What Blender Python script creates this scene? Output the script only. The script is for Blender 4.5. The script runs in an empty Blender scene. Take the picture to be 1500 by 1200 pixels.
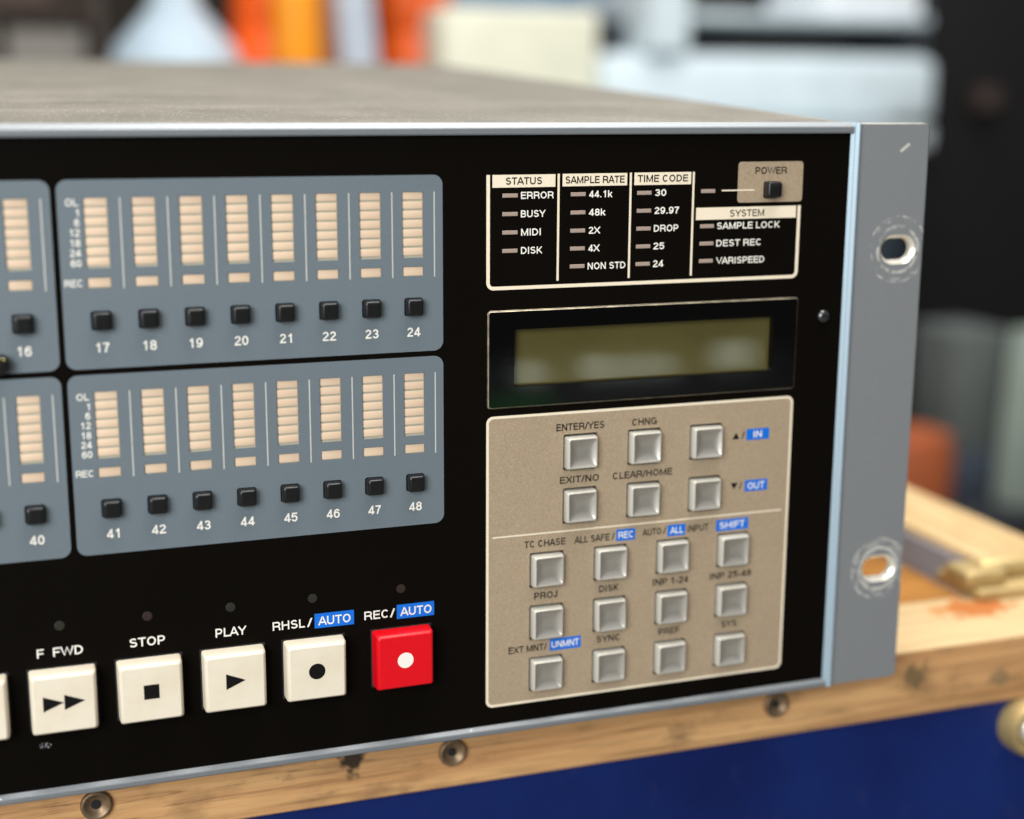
import bpy, math, random
from mathutils import Matrix, Vector
random.seed(7)
S = 0.001                                  # everything below is written in millimetres
scene = bpy.context.scene
C = scene.collection

# ------------------------------------------------------------------ camera, world, lights, exposure
cam_d = bpy.data.cameras.new('camera'); cam = bpy.data.objects.new('camera', cam_d); C.objects.link(cam)
cam_d.sensor_width = 36.0; cam_d.sensor_fit = 'HORIZONTAL'; cam_d.lens = 2148.86 / 1500 * 36
right = Vector((0.94352748, -0.33125316, 0.0052195)); up = Vector((0.06541094, 0.20171224, 0.9772582)); fwd = Vector((0.3247727, 0.92172855, -0.21198862))
m = Matrix((right, up, -fwd)).transposed().to_4x4()
m.translation = Vector((-26.269, -382.572, 97.187)) * S
cam.matrix_world = m
cam_d.clip_start = 0.01; cam_d.clip_end = 60
cam_d.dof.use_dof = True; cam_d.dof.focus_distance = 0.408; cam_d.dof.aperture_fstop = 4.9
scene.camera = cam

world = bpy.data.worlds.new('World'); scene.world = world; world.use_nodes = True
bg = world.node_tree.nodes['Background']
bg.inputs['Strength'].default_value = 1.0
wt = world.node_tree; wc = wt.nodes.new('ShaderNodeTexCoord'); ws = wt.nodes.new('ShaderNodeSeparateXYZ'); wr = wt.nodes.new('ShaderNodeValToRGB'); wm_ = wt.nodes.new('ShaderNodeMapRange')
wm_.inputs[1].default_value = -1; wm_.inputs[2].default_value = 1
wt.links.new(wc.outputs['Generated'], ws.inputs[0]); wt.links.new(ws.outputs['Z'], wm_.inputs[0]); wt.links.new(wm_.outputs[0], wr.inputs[0]); wt.links.new(wr.outputs[0], bg.inputs['Color'])
wr.color_ramp.elements[0].position = 0.0; wr.color_ramp.elements[0].color = (0.035, 0.030, 0.024, 1)     # dim room: dark floor below, pale ceiling above
wr.color_ramp.elements[1].position = 1.0; wr.color_ramp.elements[1].color = (0.36, 0.37, 0.38, 1)
e_ = wr.color_ramp.elements.new(0.47); e_.color = (0.055, 0.050, 0.045, 1)
e_ = wr.color_ramp.elements.new(0.62); e_.color = (0.26, 0.265, 0.27, 1)

def area(name, loc, target, size, power, col, size_y=None):
    d = bpy.data.lights.new(name, 'AREA'); o = bpy.data.objects.new(name, d); C.objects.link(o)
    d.energy = power; d.color = col; d.size = size
    if size_y: d.shape = 'RECTANGLE'; d.size_y = size_y
    o.location = Vector(loc) * S
    o.rotation_euler = (Vector(target) - Vector(loc)).to_track_quat('-Z', 'Y').to_euler()
    return o
area('window_light', (-760, -1000, 430), (60, 0, -20), 0.75, 31, (0.93, 0.97, 1.0), 0.9)
area('ceiling_light', (250, -40, 1150), (80, 30, 0), 0.9, 29, (1.0, 0.975, 0.94), 0.7)
fl = area('added_reflection_lamp', (820, -1600, 700), (820, -1520, -300), 0.4, 14, (0.96, 1.0, 0.98)); fl.data.spread = math.radians(70)  # added lamp, brightens the unseen table so the display reflects it
area('workshop_light', (900, 700, 1900), (1000, 1900, 100), 1.6, 28, (0.95, 0.98, 1.0), 1.2)
scene.view_settings.view_transform = 'Standard'; scene.view_settings.look = 'None'
scene.view_settings.exposure = 0; scene.view_settings.gamma = 1; scene.view_settings.use_curve_mapping = False

# ------------------------------------------------------------------ materials
def srgb(r, g, b):
    f = lambda c: (c / 255 / 12.92) if c <= 10 else ((c / 255 + 0.055) / 1.055) ** 2.4
    return (f(r), f(g), f(b))
class NT:
    def __init__(s, name):
        s.m = bpy.data.materials.new(name); s.m.use_nodes = True; s.t = s.m.node_tree
        s.b = s.t.nodes['Principled BSDF']
    def n(s, kind, **kw):
        x = s.t.nodes.new(kind)
        for k, v in kw.items():
            if k.startswith('i_'): x.inputs[k[2:].replace('_', ' ')].default_value = v
            else: setattr(x, k, v)
        return x
    def l(s, a, b): s.t.links.new(a, b)
    def math(s, op, a, b=None, c=None, clamp=False):
        x = s.n('ShaderNodeMath', operation=op, use_clamp=clamp)
        for i, v in enumerate((a, b, c)):
            if v is None: continue
            if isinstance(v, (int, float)): x.inputs[i].default_value = v
            else: s.l(v, x.inputs[i])
        return x.outputs[0]
    def mix(s, fac, a, b):
        x = s.n('ShaderNodeMix', data_type='RGBA')
        for i, v in ((0, fac), (6, a), (7, b)):
            if isinstance(v, (int, float)): x.inputs[i].default_value = v
            elif isinstance(v, tuple): x.inputs[i].default_value = (*v[:3], 1)
            else: s.l(v, x.inputs[i])
        return x.outputs[2]
    def coord(s, scale=(1, 1, 1)):
        t = s.n('ShaderNodeTexCoord'); mp = s.n('ShaderNodeMapping'); mp.inputs['Scale'].default_value = scale
        s.l(t.outputs['Object'], mp.inputs['Vector']); return mp.outputs[0]
    def noise(s, scale, vec=None, detail=3, rough=0.55):
        x = s.n('ShaderNodeTexNoise'); x.inputs['Scale'].default_value = scale; x.inputs['Detail'].default_value = detail; x.inputs['Roughness'].default_value = rough
        s.l(vec if vec else s.coord(), x.inputs['Vector']); return x.outputs['Fac']
    def ramp(s, v, lo, hi):
        x = s.n('ShaderNodeMapRange', clamp=True); x.inputs[1].default_value = lo; x.inputs[2].default_value = hi
        s.l(v, x.inputs[0]); return x.outputs[0]
    def bump(s, h, strength, dist=0.0002):
        x = s.n('ShaderNodeBump'); x.inputs['Strength'].default_value = strength; x.inputs['Distance'].default_value = dist
        s.l(h, x.inputs['Height']); s.l(x.outputs[0], s.b.inputs['Normal'])
    def base(s, col, rough=0.5, metal=0.0, spec=0.5):
        if isinstance(col, tuple): s.b.inputs['Base Color'].default_value = (*col[:3], 1)
        else: s.l(col, s.b.inputs['Base Color'])
        if isinstance(rough, (int, float)): s.b.inputs['Roughness'].default_value = rough
        else: s.l(rough, s.b.inputs['Roughness'])
        s.b.inputs['Metallic'].default_value = metal; s.b.inputs['Specular IOR Level'].default_value = spec
        return s.m
def plain(name, col, rough=0.5, metal=0.0, spec=0.5, grain=0.06, gscale=2500, bump=0.0):
    k = NT(name); n = k.noise(gscale, detail=2)
    c = k.mix(n, tuple(v * (1 - grain * 2) for v in col), tuple(v * (1 + grain * 2) for v in col))
    if bump: k.bump(n, bump, 0.00005)
    return k.base(c, rough, metal, spec)
def mapped_xz(k):
    t = k.n('ShaderNodeTexCoord'); sp = k.n('ShaderNodeSeparateXYZ'); k.l(t.outputs['Object'], sp.inputs[0])
    return sp.outputs['X'], sp.outputs['Y'], sp.outputs['Z']

M = {}
def mat_black():
    k = NT('satin_black_paint')
    fine = k.noise(5000, detail=2)
    c = k.mix(fine, (0.0016, 0.0012, 0.0008), (0.0046, 0.0034, 0.0024))
    v = k.n('ShaderNodeTexVoronoi'); v.inputs['Scale'].default_value = 95; k.l(k.coord(), v.inputs['Vector'])
    sp = k.n('ShaderNodeSeparateColor'); k.l(v.outputs['Color'], sp.inputs[0])
    near = k.math('LESS_THAN', v.outputs['Distance'], k.math('MULTIPLY', sp.outputs[1], 0.032))
    dust = k.math('MULTIPLY', near, k.math('GREATER_THAN', sp.outputs[0], 0.62))
    c = k.mix(k.math('MULTIPLY', dust, 0.55), c, (0.30, 0.28, 0.25))
    x, y, z = mapped_xz(k)                                       # one scuff under the fast forward key
    p = k.math('DIVIDE', k.math('SUBTRACT', x, -0.0225), 0.0016); q = k.math('DIVIDE', k.math('SUBTRACT', z, -0.0735), 0.0009)
    r2 = k.math('ADD', k.math('MULTIPLY', p, p), k.math('MULTIPLY', q, q))
    sc = k.math('MULTIPLY', k.math('LESS_THAN', r2, 1.0), k.ramp(k.noise(1500, detail=3), 0.48, 0.62))
    c = k.mix(k.math('MULTIPLY', sc, 0.7), c, (0.32, 0.32, 0.33))
    big = k.ramp(k.noise(14, detail=4), 0.45, 0.8)
    r = k.math('ADD', 0.42, k.math('MULTIPLY', big, 0.12))
    k.bump(fine, 0.15, 0.00005)
    return k.base(c, r, 0, 0.03)
M['black'] = mat_black()
def mat_panel(name, a, b, rough, metal, gs, bump):
    k = NT(name); n = k.noise(gs, detail=3, rough=0.7); big = k.noise(25, detail=3)
    c = k.mix(k.ramp(n, 0.3, 0.7), a, b); c = k.mix(k.math('MULTIPLY', k.ramp(big, 0.4, 0.8), 0.12), c, tuple(v * 0.75 for v in a))
    k.bump(n, bump, 0.00006)
    return k.base(c, rough, metal, 0.35)
M['grey_panel'] = mat_panel('blue_grey_panel_paint', (0.098, 0.121, 0.134), (0.119, 0.143, 0.156), 0.55, 0, 3500, 0.15)
M['tan'] = mat_panel('tan_metallic_paint', (0.262, 0.193, 0.120), (0.435, 0.335, 0.225), 0.5, 0.2, 2600, 0.35)
def mat_frame():
    k = NT('grey_frame_paint'); n = k.noise(900, detail=2); c = k.mix(n, (0.140, 0.150, 0.156), (0.163, 0.173, 0.180))
    v = k.n('ShaderNodeTexVoronoi'); v.inputs['Scale'].default_value = 60; k.l(k.coord((1, 1, 2.0)), v.inputs['Vector'])
    sp = k.n('ShaderNodeSeparateColor'); k.l(v.outputs['Color'], sp.inputs[0])
    d = k.math('ADD', v.outputs['Distance'], k.math('MULTIPLY', k.math('SUBTRACT', k.noise(2500, detail=3), 0.5), 0.10))
    f = k.math('MULTIPLY', k.math('LESS_THAN', d, k.math('MULTIPLY', sp.outputs[1], 0.05)), k.math('GREATER_THAN', sp.outputs[0], 0.72))
    c = k.mix(k.math('MULTIPLY', f, 0.8), c, (0.6, 0.6, 0.58))
    return k.base(c, 0.42, 0.2, 0.5)
M['frame'] = mat_frame()
M['trim'] = plain('anodised_sheen_trim', (0.27, 0.345, 0.39), 0.45, 0.25, 0.5, 0.03, 900)  # anodised lip; bluish window reflection put into its base colour
M['cream'] = plain('cream_print', (0.68, 0.58, 0.43), 0.6, 0, 0.3, 0.04)
M['white_print'] = plain('white_print', (0.70, 0.66, 0.58), 0.6, 0, 0.3, 0.04)
M['grey_print'] = plain('dull_white_print', (0.44, 0.43, 0.38), 0.6, 0, 0.3, 0.04)
M['blue_print'] = plain('blue_print', (0.003, 0.115, 0.49), 0.5, 0, 0.3, 0.03)
M['black_print'] = plain('black_print', (0.005, 0.0045, 0.004), 0.6, 0, 0.1, 0.05)
def mat_lens():
    k = NT('warm_meter_lens'); oi = k.n('ShaderNodeObjectInfo'); big = k.noise(120, detail=1)
    n = k.math('ADD', k.math('MULTIPLY', oi.outputs['Random'], 0.5), k.math('MULTIPLY', big, 0.5))
    c = k.mix(n, (0.545, 0.395, 0.272), (0.615, 0.46, 0.322)); return k.base(c, 0.32, 0, 0.5)
M['lens'] = mat_lens()
M['lens_bed'] = plain('meter_bed', (0.31, 0.28, 0.205), 0.6)
M['led'] = plain('dusky_led_lens', (0.30, 0.225, 0.18), 0.35)
M['led_dark'] = plain('dark_led_lens', (0.015, 0.014, 0.008), 0.4)
M['led_red'] = plain('dark_red_led_lens', (0.020, 0.0105, 0.008), 0.4)
M['button_black'] = plain('black_button_plastic', (0.0055, 0.0055, 0.0058), 0.30, 0, 0.45, 0.1, 3000, 0.1)
def mat_ivory():
    k = NT('aged_ivory_plastic'); n = k.noise(110, detail=5); f = k.noise(1800, detail=2)
    c = k.mix(k.ramp(n, 0.3, 0.7), (0.645, 0.57, 0.45), (0.585, 0.505, 0.375)); c = k.mix(k.math('MULTIPLY', k.ramp(f, 0.66, 0.74), 0.25), c, (0.3, 0.25, 0.18))
    k.bump(f, 0.05, 0.00004); return k.base(c, k.math('ADD', 0.3, k.math('MULTIPLY', n, 0.25)), 0, 0.5)
M['white_plastic'] = mat_ivory()
M['red_plastic'] = plain('red_plastic', (0.56, 0.0025, 0.008), 0.36, 0, 0.3, 0.03, 400)
M['key'] = plain('silver_key_plastic', (0.58, 0.54, 0.475), 0.30, 0.82, 0.5, 0.03, 1500)
M['key_rim'] = plain('pale_key_plastic', (0.47, 0.445, 0.38), 0.28, 0.15, 0.6, 0.04, 1200)
M['hole'] = plain('dark_recess', (0.004, 0.004, 0.004), 0.7)
M['steel'] = plain('dark_polished_steel', (0.10, 0.10, 0.10), 0.18, 0.9)
M['yellow'] = plain('yellow_mark', (0.65, 0.55, 0.08), 0.5)
def mat_ear():
    k = NT('worn_grey_ear_paint'); x, y, z = mapped_xz(k)
    n = k.noise(900, detail=3); c = k.mix(n, (0.158, 0.163, 0.167), (0.186, 0.190, 0.193))
    ang = k.noise(260, detail=4); fine = k.noise(1500, detail=3)
    wear = None
    for cz, rings in ((0.0508, ((0.0100, .00035, 0.47), (0.0091, .00025, 0.51), (0.0070, .0007, 0.42))),
                      (-0.0508, ((0.0098, .00045, 0.44), (0.0087, .00035, 0.46), (0.0076, .0003, 0.48), (0.0068, .0007, 0.36)))):
        dx = k.math('SUBTRACT', x, 0.2325); dz = k.math('SUBTRACT', z, cz)
        d = k.math('SQRT', k.math('ADD', k.math('MULTIPLY', dx, dx), k.math('MULTIPLY', dz, dz)))
        d = k.math('ADD', d, k.math('MULTIPLY', k.math('SUBTRACT', ang, 0.5), 0.0012))
        for r, w, th in rings:
            q = k.math('SUBTRACT', 1, k.math('DIVIDE', k.math('ABSOLUTE', k.math('SUBTRACT', d, r)), w), clamp=True)
            q = k.math('MULTIPLY', q, k.ramp(k.noise(190 + r * 9000, detail=3), th - 0.02, th + 0.10))
            q = k.math('MULTIPLY', q, k.math('ADD', 0.45, fine))
            wear = q if wear is None else k.math('MAXIMUM', wear, q)
    # one short gouge near the top corner
    gx = k.math('SUBTRACT', x, 0.2330); gz = k.math('SUBTRACT', z, 0.0813)
    a = k.math('ABSOLUTE', k.math('ADD', k.math('MULTIPLY', gx, 0.8), k.math('MULTIPLY', gz, 0.6)))
    b = k.math('ABSOLUTE', k.math('SUBTRACT', k.math('MULTIPLY', gz, 0.8), k.math('MULTIPLY', gx, 0.6)))
    g = k.math('MULTIPLY', k.math('LESS_THAN', a, 0.0019), k.math('SUBTRACT', 1, k.math('DIVIDE', b, 0.0006), clamp=True))
    wear = k.math('MAXIMUM', wear, k.math('MULTIPLY', g, 1.3), clamp=True)
    edge = k.math('MULTIPLY', k.ramp(z, 0.08815, 0.0884), k.ramp(k.noise(120, detail=3), 0.3, 0.5))
    wear = k.math('MULTIPLY', k.math('MAXIMUM', wear, edge), 0.9, clamp=True)
    c = k.mix(wear, c, (0.58, 0.55, 0.47))
    k.bump(n, 0.08, 0.00005)
    return k.base(c, 0.5, 0.1, 0.4)
M['ear'] = mat_ear()
M['bare'] = plain('bare_aluminium', (0.72, 0.67, 0.57), 0.35, 0.5)
def mat_cover():
    k = NT('dusty_steel_cover'); n = k.noise(30, detail=5); f = k.noise(1200, k.coord((1, 0.25, 1)), detail=2)
    c = k.mix(k.ramp(n, 0.35, 0.7), (0.135, 0.124, 0.102), (0.195, 0.178, 0.146)); st = k.noise(1.0, k.coord((9, 55, 9)), detail=5, rough=0.7)
    c = k.mix(k.math('MULTIPLY', k.ramp(st, 0.42, 0.68), 0.5), c, (0.105, 0.095, 0.075))
    c = k.mix(k.math('MULTIPLY', k.ramp(f, 0.6, 0.72), 0.5), c, (0.5, 0.47, 0.4))
    return k.base(c, 0.55, 0.1, 0.4)
M['cover'] = mat_cover()
def mat_wood(name, dark, light, stains=(), dirt=0.5, along='x', top=None, rough_look=0.4):
    k = NT(name); x, y, z = mapped_xz(k)
    sc = (7, 120, 150) if along == 'x' else (120, 7, 150)
    g = k.noise(1.0, k.coord(sc), detail=5, rough=0.65)
    g2 = k.noise(1.0, k.coord((sc[0] * 4, sc[1] * 6, sc[2] * 5)), detail=3)
    c = k.mix(k.ramp(g, 0.36, 0.64), dark, light)
    sc3 = (2.2, 60, 75) if along == 'x' else (60, 2.2, 75)
    band = k.noise(1.0, k.coord(sc3), detail=2)
    c = k.mix(k.math('MULTIPLY', k.ramp(band, 0.48, 0.62), 0.45 * rough_look), c, tuple(v * 0.62 for v in dark))
    crack = k.noise(1.0, k.coord((sc[0] * 1.4, sc[1] * 2.6, sc[2] * 2.6)), detail=4)
    c = k.mix(k.math('MULTIPLY', k.math('SUBTRACT', 1, k.ramp(k.math('ABSOLUTE', k.math('SUBTRACT', crack, 0.40)), 0.0, 0.022)), 0.6 * rough_look), c, tuple(v * 0.16 for v in dark))
    smear = k.noise(90, k.coord((0.5, 1, 1)), detail=6, rough=0.7)
    c = k.mix(k.math('MULTIPLY', k.ramp(smear, 0.58, 0.70), 0.55 * rough_look), c, (0.055, 0.042, 0.028))
    c = k.mix(k.math('MULTIPLY', k.ramp(g2, 0.52, 0.72), 0.6), c, tuple(v * 0.5 for v in dark))
    d = k.noise(38, k.coord((1, 1, 1.7)), detail=5)
    c = k.mix(k.math('MULTIPLY', k.ramp(d, 0.56, 0.70), dirt), c, tuple(v * 0.3 for v in dark))
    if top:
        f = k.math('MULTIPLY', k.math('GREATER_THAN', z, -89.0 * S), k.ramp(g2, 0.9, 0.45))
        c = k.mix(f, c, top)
    wob = k.math('MULTIPLY', k.math('SUBTRACT', k.noise(170, detail=5), 0.5), 3.2)
    for (cx, cz, rx, rz, col, amt, axis) in stains:
        p = k.math('DIVIDE', k.math('SUBTRACT', x, cx * S), rx * S); q = k.math('DIVIDE', k.math('SUBTRACT', z if axis == 'z' else y, cz * S), rz * S)
        r = k.math('ADD', k.math('SQRT', k.math('ADD', k.math('MULTIPLY', p, p), k.math('MULTIPLY', q, q))), wob)
        side = k.math('GREATER_THAN', z, -89.0 * S) if axis == 'y' else k.math('LESS_THAN', y, 17.5 * S)
        f = k.math('MULTIPLY', k.math('MULTIPLY', k.math('SUBTRACT', 1, k.ramp(r, 0.7, 1.1)), amt), side)
        c = k.mix(f, c, col)
    k.bump(g2, 0.25, 0.0004)
    return k.base(c, 0.65, 0, 0.3)
M['wood_pale'] = mat_wood('pale_pine', (0.44, 0.295, 0.135), (0.56, 0.395, 0.20), dirt=0.15, along='y')
M['ply'] = mat_wood('orange_ply', (0.26, 0.105, 0.014), (0.36, 0.155, 0.028), dirt=0.3)
M['lining'] = plain('grey_lining', (0.29, 0.33, 0.41), 0.7)
def mat_bluepanel():
    k = NT('scuffed_blue_paint'); n = k.noise(18, detail=5); f = k.noise(160, k.coord((1, 1, 0.4)), detail=4)
    c = k.mix(k.ramp(n, 0.3, 0.75), (0.0018, 0.0075, 0.062), (0.004, 0.017, 0.112)); c = k.mix(k.math('MULTIPLY', k.ramp(f, 0.62, 0.75), 0.25), c, (0.05, 0.05, 0.09))
    return k.base(c, 0.5, 0, 0.2)
M['bluepanel'] = mat_bluepanel()
M['brass'] = plain('dull_brass', (0.44, 0.32, 0.14), 0.5, 0.55, 0.5, 0.12, 120)
M['cup'] = plain('tarnished_cup_washer', (0.20, 0.13, 0.072), 0.45, 0.55, 0.5, 0.35, 500)

# ------------------------------------------------------------------ mesh helpers
WORLD_ORIGIN = {}
def link(name, me, mat, parent=None, origin=(0, 0, 0), smooth=None):
    o = bpy.data.objects.new(name, me); C.objects.link(o)
    po = WORLD_ORIGIN[parent.name] if parent else Vector((0, 0, 0))
    o.location = (Vector(origin) - po) * S; WORLD_ORIGIN[o.name] = Vector(origin)
    if parent: o.parent = parent
    if mat and not me.materials: me.materials.append(mat)
    return o
def mesh(name, verts, faces, smooth=False, angle=None):
    me = bpy.data.meshes.new(name); me.from_pydata([tuple(c * S for c in v) for v in verts], [], faces); me.update()
    if smooth:
        me.polygons.foreach_set('use_smooth', [True] * len(me.polygons))
        if angle: me.set_sharp_from_angle(angle=math.radians(angle))
    return me
def empty(name, loc, label, cat, group=None):
    o = bpy.data.objects.new(name, None); C.objects.link(o); o.location = Vector(loc) * S; o.empty_display_size = 0.02
    WORLD_ORIGIN[o.name] = Vector(loc); o['label'] = label; o['category'] = cat
    if group: o['group'] = group
    return o
def tag(o, label, cat, group=None):
    o['label'] = label; o['category'] = cat
    if group: o['group'] = group
    return o
def box_data(x0, x1, y0, y1, z0, z1, b=0.0):
    """box with chamfered edges; returns verts, faces"""
    import bmesh
    bm = bmesh.new()
    vs = [bm.verts.new(p) for p in ((x0, y0, z0), (x1, y0, z0), (x1, y1, z0), (x0, y1, z0), (x0, y0, z1), (x1, y0, z1), (x1, y1, z1), (x0, y1, z1))]
    for f in ((3, 2, 1, 0), (4, 5, 6, 7), (0, 1, 5, 4), (1, 2, 6, 5), (2, 3, 7, 6), (3, 0, 4, 7)): bm.faces.new([vs[i] for i in f])
    if b: bmesh.ops.bevel(bm, geom=bm.edges[:], offset=b, segments=3, profile=0.5, affect='EDGES')
    bm.verts.index_update()
    V = [tuple(v.co) for v in bm.verts]; F = [[v.index for v in f.verts] for f in bm.faces]
    bm.free(); return V, F
def join(*data):
    V, F = [], []
    for v, f in data:
        n = len(V); V += v; F += [[i + n for i in q] for q in f]
    return V, F
def box(name, x0, x1, y0, y1, z0, z1, mat, parent=None, b=0.0, local=True):
    c = ((x0 + x1) / 2, (y0 + y1) / 2, z0) if local else (0, 0, 0)
    V, F = box_data(x0 - c[0], x1 - c[0], y0 - c[1], y1 - c[1], z0 - c[2], z1 - c[2], b)
    return link(name, mesh(name, V, F, bool(b), 40), mat, parent, c)
def rrect(x0, x1, z0, z1, r, n=6):
    p = []
    for cx, cz, a0 in ((x1 - r, z1 - r, 0), (x0 + r, z1 - r, 90), (x0 + r, z0 + r, 180), (x1 - r, z0 + r, 270)):
        for i in range(n + 1):
            a = math.radians(a0 + 90 * i / n); p.append((cx + r * math.cos(a), cz + r * math.sin(a)))
    return p
def slot(cx, cz, w, h, n=12):
    return rrect(cx - w / 2, cx + w / 2, cz - h / 2, cz + h / 2, h / 2 - 1e-3, n)
dg = lambda: bpy.context.evaluated_depsgraph_get()
def fill_data(loops, thick, bevel=0.0):
    """flat plate in the x-z plane with holes, front face at y=0 and back at y=thick"""
    cu = bpy.data.curves.new('fill', 'CURVE'); cu.dimensions = '2D'; cu.fill_mode = 'BOTH'
    cu.extrude = thick / 2; cu.bevel_depth = bevel; cu.bevel_resolution = 1
    if bevel: cu.extrude = thick / 2 - bevel; cu.offset = -bevel
    for lp in loops:
        sp = cu.splines.new('POLY'); sp.points.add(len(lp) - 1); sp.use_cyclic_u = True
        for pt, (a, b_) in zip(sp.points, lp): pt.co = (a, b_, 0, 1)
    o = bpy.data.objects.new('fill', cu); C.objects.link(o)
    ev = o.evaluated_get(dg()); me = ev.to_mesh()
    V = [(v.co.x, -v.co.z + thick / 2, v.co.y) for v in me.vertices]; F = [list(p.vertices) for p in me.polygons]
    ev.to_mesh_clear(); bpy.data.objects.remove(o); bpy.data.curves.remove(cu)
    return V, F
def plate(name, loops, y, thick, mat, parent, bevel=0.0):
    V, F = fill_data(loops, thick, bevel); V = [(a, b_ + y, c) for a, b_, c in V]
    return link(name, mesh(name, V, F), mat, parent)
def rings_data(rings, n=5):
    """loft of rounded rectangles: (half_x, half_z, y, corner radius); last ring is capped"""
    V, F = [], []; per = None
    for hx, hz, y, r in rings:
        lp = rrect(-hx, hx, -hz, hz, min(r, hx * .99, hz * .99), n); per = len(lp); V += [(a, y, c) for a, c in lp]
    for k in range(len(rings) - 1):
        for i in range(per):
            j = (i + 1) % per; F.append([k * per + i, k * per + j, (k + 1) * per + j, (k + 1) * per + i])
    F.append([(len(rings) - 1) * per + i for i in range(per)])
    return V, F
def lathe_data(prof, n=32, axis='z'):
    V, F = [], []
    for r, h in prof:
        for i in range(n):
            a = 2 * math.pi * i / n
            V.append((r * math.cos(a), r * math.sin(a), h) if axis == 'z' else (r * math.cos(a), h, r * math.sin(a)))
    for k in range(len(prof) - 1):
        for i in range(n):
            j = (i + 1) % n; F.append([k * n + i, k * n + j, (k + 1) * n + j, (k + 1) * n + i])
    F.append([(len(prof) - 1) * n + i for i in range(n)]); F.append([i for i in range(n)][::-1])
    return V, F
def rect_data(x0, x1, z0, z1, y):
    return [(x0, y, z0), (x1, y, z0), (x1, y, z1), (x0, y, z1)], [[0, 1, 2, 3]]
def sheet(name, rects, y, mat, parent):
    return link(name, mesh(name, *join(*[rect_data(*r, y) for r in rects])), mat, parent)

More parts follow.
